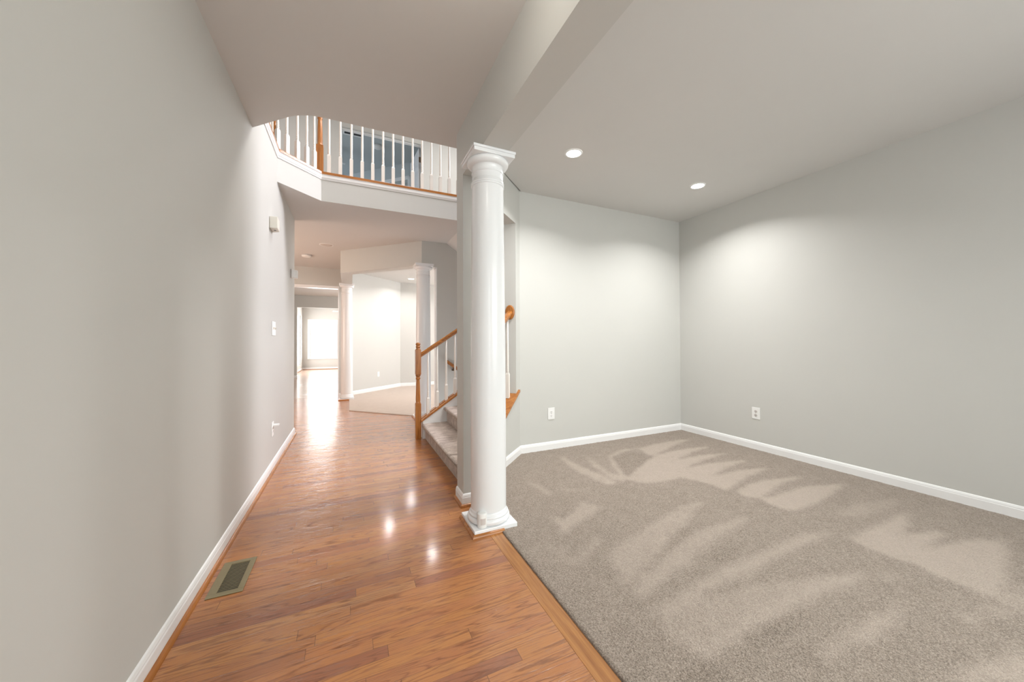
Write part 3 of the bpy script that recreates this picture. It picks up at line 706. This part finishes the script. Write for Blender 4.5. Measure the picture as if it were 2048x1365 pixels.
def zr(x): return 0.988+CS*(x-0.79)
XE = 3.4
b = MB(); b.sweep(RAIL, (0.778, YR, zr(0.778)), (XE, YR, zr(XE)), (0, 1, 0), smooth=False)
b.build('handrail', 'oak_x', sr, 0.002)
b = MB()
b.sweep([(-0.075, 0), (0.075, 0), (0.075, 0.018), (0.068, 0.026), (-0.068, 0.026), (-0.075, 0.018)], (0.775, YR, zc(0.775)), (xe, YR, zc(xe)), (0, 1, 0))
for k in range(2): pass
b.build('cap_board', 'oak_x', sr)
bx = [0.871+0.113*i for i in range(21)]
for x0_, x1_ in zip([0.785]+[q+0.02 for q in bx], [q-0.02 for q in bx]):
    b = MB(); b.sweep([(-0.02, 0.026), (0.02, 0.026), (0.02, 0.034), (-0.02, 0.034)], (x0_, YR, zc(x0_)), (x1_, YR, zc(x1_)), (0, 1, 0))
    b.build('fillet_strip', 'oak_x', sr)
me = baluster_mesh(0.80, 0.205, 0.034)
for x in bx:
    if x < 3.2: put(me, 'baluster', (x, YR, zc(x)+0.018), sr)

# railing in the angled wall opening ------------------------------------------
cl = lambda s, z: Vector(ang(s, TW/2, z))
ar = thing('stair_railing', tuple(cl(0.5, 0.4)), 'short oak rail with round wall rosette and white balusters in the angled wall opening', 'railing', 'stair and balcony railings')
SE = 0.97
b = MB()
sA, sB = 0.05, SE
def zrl(s): return 1.432-0.5*(s-SJ)
P = [(o, s_, z) for s_ in (sA, sB) for o in (-0.022, TW+0.022) for z in (-0.026, 0.0)]
b.hexa([ang(sA, -0.022, capz(sA)-0.026), ang(sA, TW+0.022, capz(sA)-0.026), ang(sB, TW+0.022, capz(sB)-0.026), ang(sB, -0.022, capz(sB)-0.026),
        ang(sA, -0.022, capz(sA)), ang(sA, TW+0.022, capz(sA)), ang(sB, TW+0.022, capz(sB)), ang(sB, -0.022, capz(sB))])
b.build('cap_board', 'oak_x', ar, 0.004)
b = MB(); b.sweep(RAIL, cl(SJ+0.015, zrl(SJ+0.015)), cl(SE, zrl(SE)), NB45); b.build('handrail', 'oak_x', ar, 0.002)
b = MB(); b.disc_on(cl(SJ-0.001, zrl(SJ)+0.034), D45, 0.050, 0.020, 28, ry=0.074); b.build('rosette', 'oak_z', ar, 0.002)
me = baluster_mesh(0.78, 0.25, 0.034)
s_ = 0.188
while s_ < 0.95:
    put(me, 'baluster', cl(s_, capz(s_)-0.002), ar, R(45)); s_ += 0.125

# balcony railing ----------------------------------------------------------------
ZB = UF+0.036
br = thing('balcony_railing', (0.5, 4.575, ZB), 'upstairs balcony railing of cream balusters with oak newel posts', 'railing', 'stair and balcony railings')
me = baluster_mesh(0.89, 0.225, 0.036)
px = [-0.217+0.1145*i for i in range(13)]
x = px[-1]+0.1145
while x < 3.8: px.append(x); x += 0.1145
for x in px: put(me, 'baluster', (x, 4.575, ZB-0.001), br)
for x, y in ((-0.645, 4.225), (-0.577, 4.297), (-0.495, 4.382), (-0.417, 4.462), (-0.352, 4.528)): put(me, 'baluster', (x-0.008, y+0.008, ZB-0.001), br, R(45))
for k in range(7): put(me, 'baluster', (XL-0.035, 4.06-0.118*k, ZB-0.001), br)
NPROF = [(0.030, 0.305), (0.031, 0.315), (0.0265, 0.325), (0.027, 0.34), (0.0275, 0.36), (0.0255, 0.50), (0.022, 0.585), (0.020, 0.60), (0.026, 0.61), (0.026, 0.622), (0.021, 0.632), (0.022, 0.648), (0.030, 0.676), (0.034, 0.69)]
for cx, cy in ((-0.307, 4.572), (-0.700, 4.36)):
    b = MB(); newel(b, cx, cy, ZB-0.001, 0.070, [('sq', 0, 0.307), ('turn', NPROF), ('sq', 0.69, 0.97), ('turn', [(0.034, 0.97), (0.02, 0.985), (0.03, 1.0), (0.03, 1.02), (0.015, 1.035)])])
    b.build('newel_post', 'oak_z', br, 0.0025)
b = MB()
b.sweep(RAIL, (-0.27, 4.575, ZB+0.875), (3.85, 4.575, ZB+0.875), (0, 1, 0)); b.sweep(RAIL, (-0.70, 4.38, ZB+0.875), (-0.34, 4.55, ZB+0.875), (-1, 1, 0)); b.sweep(RAIL, (XL-0.06, 3.2, ZB+0.875), (XL-0.06, 4.37, ZB+0.875), (1, 0, 0))
b.build('handrail', 'oak_x', br)

# basement stairs and their wall rail -----------------------------------------------
bs = thing('basement_staircase', (1.3, 5.1, -0.1), 'carpeted steps going down beside the grey wall behind the stair railing', 'staircase')
for i in range(9):
    b = MB(); b.box(1.15+0.25*i, 1.15+0.25*(i+1), 4.56, 5.664, -1.75, -0.19*(i+1)); b.build('step', 'stair_carpet', bs)
rl = thing('wall_handrail', (1.45, 5.6, 0.85), 'short dark oak wall handrail sloping down on the grey wall behind the balusters', 'handrail')
b = MB()
def zw(x): return 0.845-0.72*(x-1.36)
b.sweep(RAIL, (1.36, 5.60, zw(1.36)), (3.3, 5.60, zw(3.3)), (0, 1, 0)); b.build('rail', 'oak_x', rl, 0.003)
for x in (1.48, 2.4):
    b = MB(); b.box(x-0.012, x+0.012, 5.60, 5.665, zw(x)-0.045, zw(x)-0.02); b.box(x-0.008, x+0.008, 5.592, 5.608, zw(x)-0.03, zw(x)+0.01)
    b.build('bracket', 'knob', rl)

# ------------------------------------------------------------------ wall plates and devices
def outlet(c, ax_out, label, plate=(0.082, 0.124), kind='white', cover=False):
    """duplex outlet centred at c on a wall facing ax_out"""
    out = Vector(ax_out).normalized(); side = Vector((0, 0, 1)).cross(out); c = Vector(c)
    t = thing('wall_outlet', tuple(c), label, 'outlet', 'wall outlets')
    def bl(b, u, v, su, sv, d0, d1, mi=0): b.block(c+side*u+Vector((0, 0, v))+out*((d0+d1)/2), (su, d1-d0, sv), side, mi)
    b = MB(); bl(b, 0, 0, plate[0], plate[1], 0.0005, 0.006); b.build('plate', 'plastic', t, 0.002)
    for v in (0.020, -0.020):
        b = MB(); b.disc_on(c+Vector((0, 0, v))+out*0.0055, out, 0.0165, 0.003, 20, ry=0.0145)
        r = b.build('receptacle', 'plastic' if kind == 'white' else 'lens', t)
        b = MB()
        bl(b, -0.006, v+0.003, 0.0022, 0.008, 0.007, 0.0095); bl(b, 0.006, v+0.003, 0.0022, 0.0065, 0.007, 0.0095)
        b.disc_on(c+Vector((0, 0, v-0.007))+out*0.007, out, 0.0028, 0.0025, 10)
        o = b.build('slot', 'slot', r); o.parent = r; o.matrix_parent_inverse = Matrix.Identity(4); o.location = (0, 0, 0)
        o.matrix_parent_inverse = r.matrix_world.inverted() if False else Matrix.Translation(-t.location) @ Matrix.Translation(t.location)
    b = MB(); b.disc_on(c+out*0.0055, out, 0.0032, 0.0018, 10); b.build('screw', 'chrome', t)
    return t
outlet((1.965, YB, 0.392), (0, -1, 0), 'white wall outlet low on the back wall')
outlet((XR, 2.408, 0.394), (-1, 0, 0), 'white wall outlet with dark grey sockets low on the right wall', (0.084, 0.124), 'dark')
outlet((0.62, 9.34, 0.40), (1, -1, 0), 'white wall outlet on the bright dining room wall beyond the columns', (0.075, 0.118))
t = outlet((XL, 3.97, 0.375), (1, 0, 0), 'white outlet with small plug-in adapter low on the left hall wall', (0.085, 0.13))
b = MB(); b.block((XL+0.028, 3.985, 0.408), (0.045, 0.05, 0.014), (0, 1, 0)); b.build('adapter', 'plastic', t, 0.003)
# double switch
t = thing('light_switch', (XL, 4.0, 1.30), 'white two-gang light switch plate on the left hall wall', 'light switch')
b = MB(); b.box(XL+0.0005, XL+0.006, 3.925, 4.085, 1.235, 1.365); b.build('plate', 'plastic', t, 0.002)
for y in (3.965, 4.045):
    b = MB(); b.box(XL+0.005, XL+0.008, y-0.008, y+0.008, 1.285, 1.315); b.hexa([(XL+0.007, y-0.005, 1.292), (XL+0.02, y-0.004, 1.300), (XL+0.02, y+0.004, 1.300), (XL+0.007, y+0.005, 1.292), (XL+0.007, y-0.005, 1.310), (XL+0.02, y-0.004, 1.309), (XL+0.02, y+0.004, 1.309), (XL+0.007, y+0.005, 1.310)])
    b.build('toggle', 'ivory', t)
# door chime high on the left wall
t = thing('alarm_speaker', (XL, 3.86, 2.2), 'off white boxy alarm speaker high on the left hall wall', 'alarm speaker')
b = MB(); b.hexa([(XL, 3.80, 2.183), (XL+0.064, 3.79, 2.183), (XL+0.058, 3.925, 2.183), (XL, 3.955, 2.183), (XL, 3.80, 2.288), (XL+0.064, 3.79, 2.288), (XL+0.058, 3.925, 2.288), (XL, 3.955, 2.288)])
b.build('housing', 'ivory', t, 0.005)
b = MB(); b.disc_on((XL+0.032, 3.87, 2.1835), (0, 0, -1), 0.010, 0.0025, 14); b.build('sounder_hole', 'slot', t)
# motion sensor near the wall end
t = thing('motion_sensor', (XL, 5.07, 2.0), 'white box motion sensor at the far end of the left hall wall', 'sensor', 'motion sensors')
b = MB(); b.box(XL+0.0005, XL+0.014, 5.05, 5.13, 1.945, 2.05); b.build('back_plate', 'lens', t, 0.002)
b = MB(); b.hexa([(XL+0.012, 5.04, 1.948), (XL+0.072, 5.055, 1.948), (XL+0.072, 5.115, 1.948), (XL+0.012, 5.125, 1.948), (XL+0.012, 5.04, 2.045), (XL+0.072, 5.055, 2.04), (XL+0.072, 5.115, 2.04), (XL+0.012, 5.125, 2.045)]); b.build('housing', 'plastic', t, 0.005)
# small sensor standing on the column plinth
t = thing('motion_sensor', (0.733, 2.102, 0.036), 'small round-backed white sensor standing on the foreground column plinth', 'sensor', 'motion sensors')
b = MB(); cx, cy = 0.733, 2.104
b.lathe([(0.0285, 0.0365), (0.0295, 0.04), (0.0295, 0.116), (0.0275, 0.121), (0.022, 0.123), (0.001, 0.1235)], cx, cy, 28); b.build('housing', 'plastic', t)
b = MB(); 
aa = [R(-128+8*k) for k in range(9)]
for k in range(8):
    q = []
    for a, z in ((aa[k], 0.058), (aa[k+1], 0.058), (aa[k+1], 0.096), (aa[k], 0.096)): q.append(b.bm.verts.new((cx+0.0302*math.cos(a), cy+0.0302*math.sin(a), z)))
    b.bm.faces.new(q).smooth = True
b.build('sensor_window', 'lens', t, recalc=False)

# ------------------------------------------------------------------ floor register
t = thing('floor_register', (-0.524, 2.246, 0), 'olive metal floor vent with dark slots set in the hardwood by the left baseboard', 'floor vent')
b = MB(); x0, x1, y0, y1 = -0.595, -0.454, 2.097, 2.397
fx0, fx1, fy0, fy1 = x0+0.036, x1-0.026, y0+0.028, y1-0.026
for q in ((x0, x1, y0, fy0), (x0, x1, fy1, y1), (x0, fx0, fy0, fy1), (fx1, x1, fy0, fy1)): b.box(q[0], q[1], q[2], q[3], 0.0005, 0.005)
b.build('frame', 'olive', t, 0.0018)
b = MB(); b.box(fx0, fx1, fy0, fy1, 0.0003, 0.0007); b.build('duct', 'duct', t)
for i in range(19):
    y = fy0+(fy1-fy0)*(i+0.5)/19
    b = MB(); b.box(fx0, fx1, y-0.0016, y+0.0016, 0.0008, 0.0026)
    b.build('slat', 'olive', t)

# ------------------------------------------------------------------ ceiling lights and detectors
def downlight(x, y, r, label, lit=True, group='recessed ceiling lights'):
    t = thing('recessed_light', (x, y, C), label, 'ceiling light', group)
    b = MB(); prof = [(r*0.90, C-0.001), (r*0.92, C-0.006), (r*1.06, C-0.006), (r*1.12, C-0.001)]
    seg = 32; rings = [[b.bm.verts.new((x+q*math.cos(2*math.pi*i/seg), y+q*math.sin(2*math.pi*i/seg), z)) for i in range(seg)] for q, z in prof]
    for p_, n_ in zip(rings, rings[1:]):
        for i in range(seg): b.bm.faces.new((p_[i], p_[(i+1) % seg], n_[(i+1) % seg], n_[i])).smooth = True
    b.build('trim_ring', 'plastic', t)
    b = MB(); b.lathe([(r*0.91, C-0.0012), (r*0.91, C-0.004), (r*0.5, C-0.0055 if lit else C-0.002), (0.001, C-0.006 if lit else C-0.002)], x, y, 32); b.build('diffuser', 'lamp_glass' if lit else 'lamp_off', t)
downlight(*LIVING_LIGHTS[0], 0.066, 'lit recessed ceiling light nearer the foreground column')
downlight(*LIVING_LIGHTS[1], 0.066, 'lit recessed ceiling light nearer the right wall corner')
downlight(*DINING_LIGHTS[0], 0.075, 'lit recessed ceiling light in the far dining room')
for q in DINING_LIGHTS[1:]: downlight(*q, 0.075, 'lit recessed dining room light hidden behind the angled soffit')
downlight(-0.343, 6.54, 0.095, 'unlit recessed light in the hall ceiling', False)
t = thing('smoke_detector', (-0.705, 7.43, C), 'round white smoke detector on the hall ceiling', 'smoke detector', 'smoke detectors')
b = MB(); b.lathe([(0.085, C), (0.085, C-0.012)], -0.705, 7.43, 28); b.build('base', 'lens', t)
b = MB(); b.lathe([(0.078, C-0.012), (0.078, C-0.03), (0.06, C-0.04), (0.001, C-0.041)], -0.705, 7.43, 28); b.build('cover', 'plastic', t)
t = thing('ceiling_light', (0.32, 1.10, C), 'flush metal-rimmed foyer ceiling light near the front door', 'ceiling light')
b = MB(); b.lathe([(0.13, C), (0.13, C-0.03), (0.11, C-0.035)], 0.32, 1.10, 28); b.build('base', 'chrome', t)

# ------------------------------------------------------------------ upstairs bedroom pieces seen through the doorway
t = thing('smoke_detector', (0.54, 8.42, UC), 'pale dome smoke detector on the upstairs bedroom ceiling', 'smoke detector', 'smoke detectors')
b = MB(); b.lathe([(0.095, UC), (0.095, UC-0.02), (0.085, UC-0.045), (0.05, UC-0.065), (0.001, UC-0.07)], 0.54, 8.42, 24); b.build('cover', 'plastic', t)
t = thing('ceiling_register', (0.05, 8.12, UC), 'ceiling vent with two dark slots in the upstairs bedroom', 'ceiling vent')
b = MB(); b.box(-0.14, 0.24, 8.02, 8.22, UC-0.008, UC); b.build('frame', 'plastic', t, 0.002)
b = MB(); b.box(-0.11, 0.035, 8.07, 8.17, UC-0.0095, UC-0.007); b.build('slot', 'slot', t)
b = MB(); b.box(0.065, 0.21, 8.07, 8.17, UC-0.0095, UC-0.007); b.build('slot', 'slot', t)
def fan(cx, cy, zc_, name, label, ceil, rot, mat, blade=0.55, group='ceiling fans'):
    t = thing(name, (cx, cy, zc_), label, 'ceiling fan', group)
    b = MB(); b.lathe([(0.06, ceil), (0.05, ceil-0.05), (0.012, ceil-0.06), (0.012, zc_+0.08)], cx, cy, 20); b.build('downrod', mat, t)
    b = MB(); b.lathe([(0.05, zc_+0.10), (0.11, zc_+0.08), (0.12, zc_), (0.07, zc_-0.05), (0.001, zc_-0.06)], cx, cy, 24); b.build('motor', mat, t)
    for k in range(5):
        a = rot+2*math.pi*k/5; d = Vector((math.cos(a), math.sin(a), 0)); n = Vector((-d.y, d.x, 0)); c = Vector((cx, cy, zc_))
        b = MB(); q = []
        for z in (-0.004, 0.004):
            for r_, w_, tl in ((0.10, -0.045, -0.01), (blade, -0.065, -0.014), (blade, 0.065, 0.014), (0.10, 0.045, 0.01)): q.append(tuple(c+d*r_+n*w_+Vector((0, 0, z+tl))))
        b.hexa(q); b.build('blade', mat, t, 0.003)
fan(-0.72, 8.9, 5.2, 'ceiling_fan', 'ceiling fan with grey blade showing in the upstairs doorway', UC, R(8), 'screen', 0.62)
fan(0.15, 16.2, 2.42, 'ceiling_fan', 'ceiling fan in the bright far family room', C, R(186), 'plastic', 0.78)
# six panel door, opened into the bedroom
dr = thing('door_leaf', (DX1-0.03, DY+0.13, UF+0.01), 'white six panel door standing open in the upstairs doorway', 'door')
ang_d = R(94); dd = Vector((math.cos(ang_d), math.sin(ang_d), 0)); dn = Vector((-dd.y, dd.x, 0)); H0 = Vector((DX1-0.045, DY+0.135, 0)); DW = 0.72
b = MB()
def dbox(b, u0, u1, z0, z1, t0, t1, mi=0):
    q = []
    for z in (z0, z1):
        for u, t_ in ((u0, t0), (u1, t0), (u1, t1), (u0, t1)): v = H0+dd*u+dn*t_; q.append((v.x, v.y, z))
    b.hexa(q, mi)
zb, zt = UF+0.015, DZ-0.02
dbox(b, 0, DW, zb, zt, -0.012, 0.012)
us = [(0, 0.11), (0.32, 0.40), (0.61, DW)]; zs = [(zb, zb+0.2), (zb+0.82, zb+0.98), (zb+1.60, zb+1.70), (zt-0.11, zt)]
for u0, u1 in us: dbox(b, u0, u1, zb, zt, -0.019, 0.019)
for z0, z1 in zs: dbox(b, 0, DW, z0, z1, -0.0188, 0.0188)
b.build('panel_frame', 'door', dr, 0.003)
for (u0, u1) in ((0.135, 0.295), (0.425, 0.585)):
    for (z0, z1) in ((zb+0.225, zb+0.795), (zb+1.005, zb+1.575), (zb+1.725, zt-0.135)):
        b = MB(); dbox(b, u0, u1, z0, z1, -0.017, 0.017); b.build('raised_panel', 'door', dr, 0.006)
b = MB(); 
kp = H0+dd*(DW-0.06)+dn*0.019+Vector((0, 0, UF+0.95)); b.disc_on(kp, dn, 0.028, 0.05, 18); b.build('knob', 'knob', dr)
b = MB()
for z in (UF+0.25, UF+1.05, DZ-0.25): b.box(DX1-0.06, DX1-0.002, DY+0.118, DY+0.145, z-0.05, z+0.05)
b.build('hinge', 'knob', dr)

# ------------------------------------------------------------------ windows
def window(n, c, ax, width, z0, z1, depth=0.06, cols=2, rows=2, sash=True):
    """window frame with panes centred at c along horizontal axis ax"""
    ax = Vector(ax); out = Vector((0, 0, 1)).cross(ax); c = Vector(c)
    def bl(b, u0, u1, za, zb_, d0, d1): b.block(c+ax*((u0+u1)/2)+out*((d0+d1)/2)+Vector((0, 0, (za+zb_)/2)), (u1-u0, abs(d1-d0), zb_-za), ax)
    h = width/2
    t = bpy.data.objects.new('window_%d' % n, None); COL.objects.link(t); t.location = c+Vector((0, 0, z0)); t['kind'] = 'structure'
    b = MB(); f_ = 0.05
    bl(b, -h, -h+f_, z0, z1, -depth/2, depth/2); bl(b, h-f_, h, z0, z1, -depth/2, depth/2); bl(b, -h+f_, h-f_, z0, z0+f_, -depth/2, depth/2); bl(b, -h+f_, h-f_, z1-f_, z1, -depth/2, depth/2)
    zm = (z0+z1)/2
    if sash: bl(b, -h+f_, h-f_, zm-0.02, zm+0.02, -depth/2, depth/2)
    fr_ = b.build('window_frame', 'trim', t)
    b = MB()
    for k in range(1, cols): u = -h+f_+(width-2*f_)*k/cols; bl(b, u-0.008, u+0.008, z0+f_, z1-f_, -0.009, 0.009)
    for k in range(1, rows*2):
        if k == rows: continue
        z = z0+f_+(z1-z0-2*f_)*k/(rows*2); bl(b, -h+f_, h-f_, z-0.008, z+0.008, -0.008, 0.008)
    b.build('muntin', 'trim', t)
    b = MB(); bl(b, -h+f_*0.6, h-f_*0.6, z0+f_*0.6, z1-f_*0.6, -0.003, 0.003); b.build('pane', 'glass', t)
    return t
window(1, (-1.095, 18.06, 0), (1, 0, 0), 0.95, 0.53, 2.1)
window(2, (-0.025, 18.06, 0), (1, 0, 0), 0.95, 0.53, 2.1)
window(3, (-1.91, 16.15, 0), (0, 1, 0), 2.5, 0.25, 2.3, cols=3)
window(4, (2.45, YF-0.06, 0), (1, 0, 0), 2.3, 0.6, 2.3, cols=4)
window(5, (XO+0.05, 7.9, 0), (0, 1, 0), 2.4, 0.6, 2.35, cols=3)
window(6, (XO+0.05, 11.6, 0), (0, 1, 0), 2.2, 0.6, 2.35, cols=3)
window(7, (XO+0.05, 4.0, 0), (0, 1, 0), 1.0, 3.5, 5.2)
window(8, (XO+0.05, 6.0, 0), (0, 1, 0), 1.2, 3.5, 5.2)
window(9, (0.05, YF-0.06, 0), (1, 0, 0), 1.1, 0.0, 2.42, cols=2, sash=False)
b = MB()   # casings of the far windows
for x0_, x1_ in ((-1.66, 0.54),):
    b.box(x0_, x1_, 17.985, 18.0, 2.10, 2.18); b.box(x0_, -1.57, 17.985, 18.0, 0.45, 2.1); b.box(-0.62, -0.50, 17.985, 18.0, 0.45, 2.1); b.box(0.45, x1_, 17.985, 18.0, 0.45, 2.1); b.box(x0_, x1_, 17.97, 18.0, 0.45, 0.53)
struct(b.build('trim_13', 'trim'), 'white casing of the bright far window')
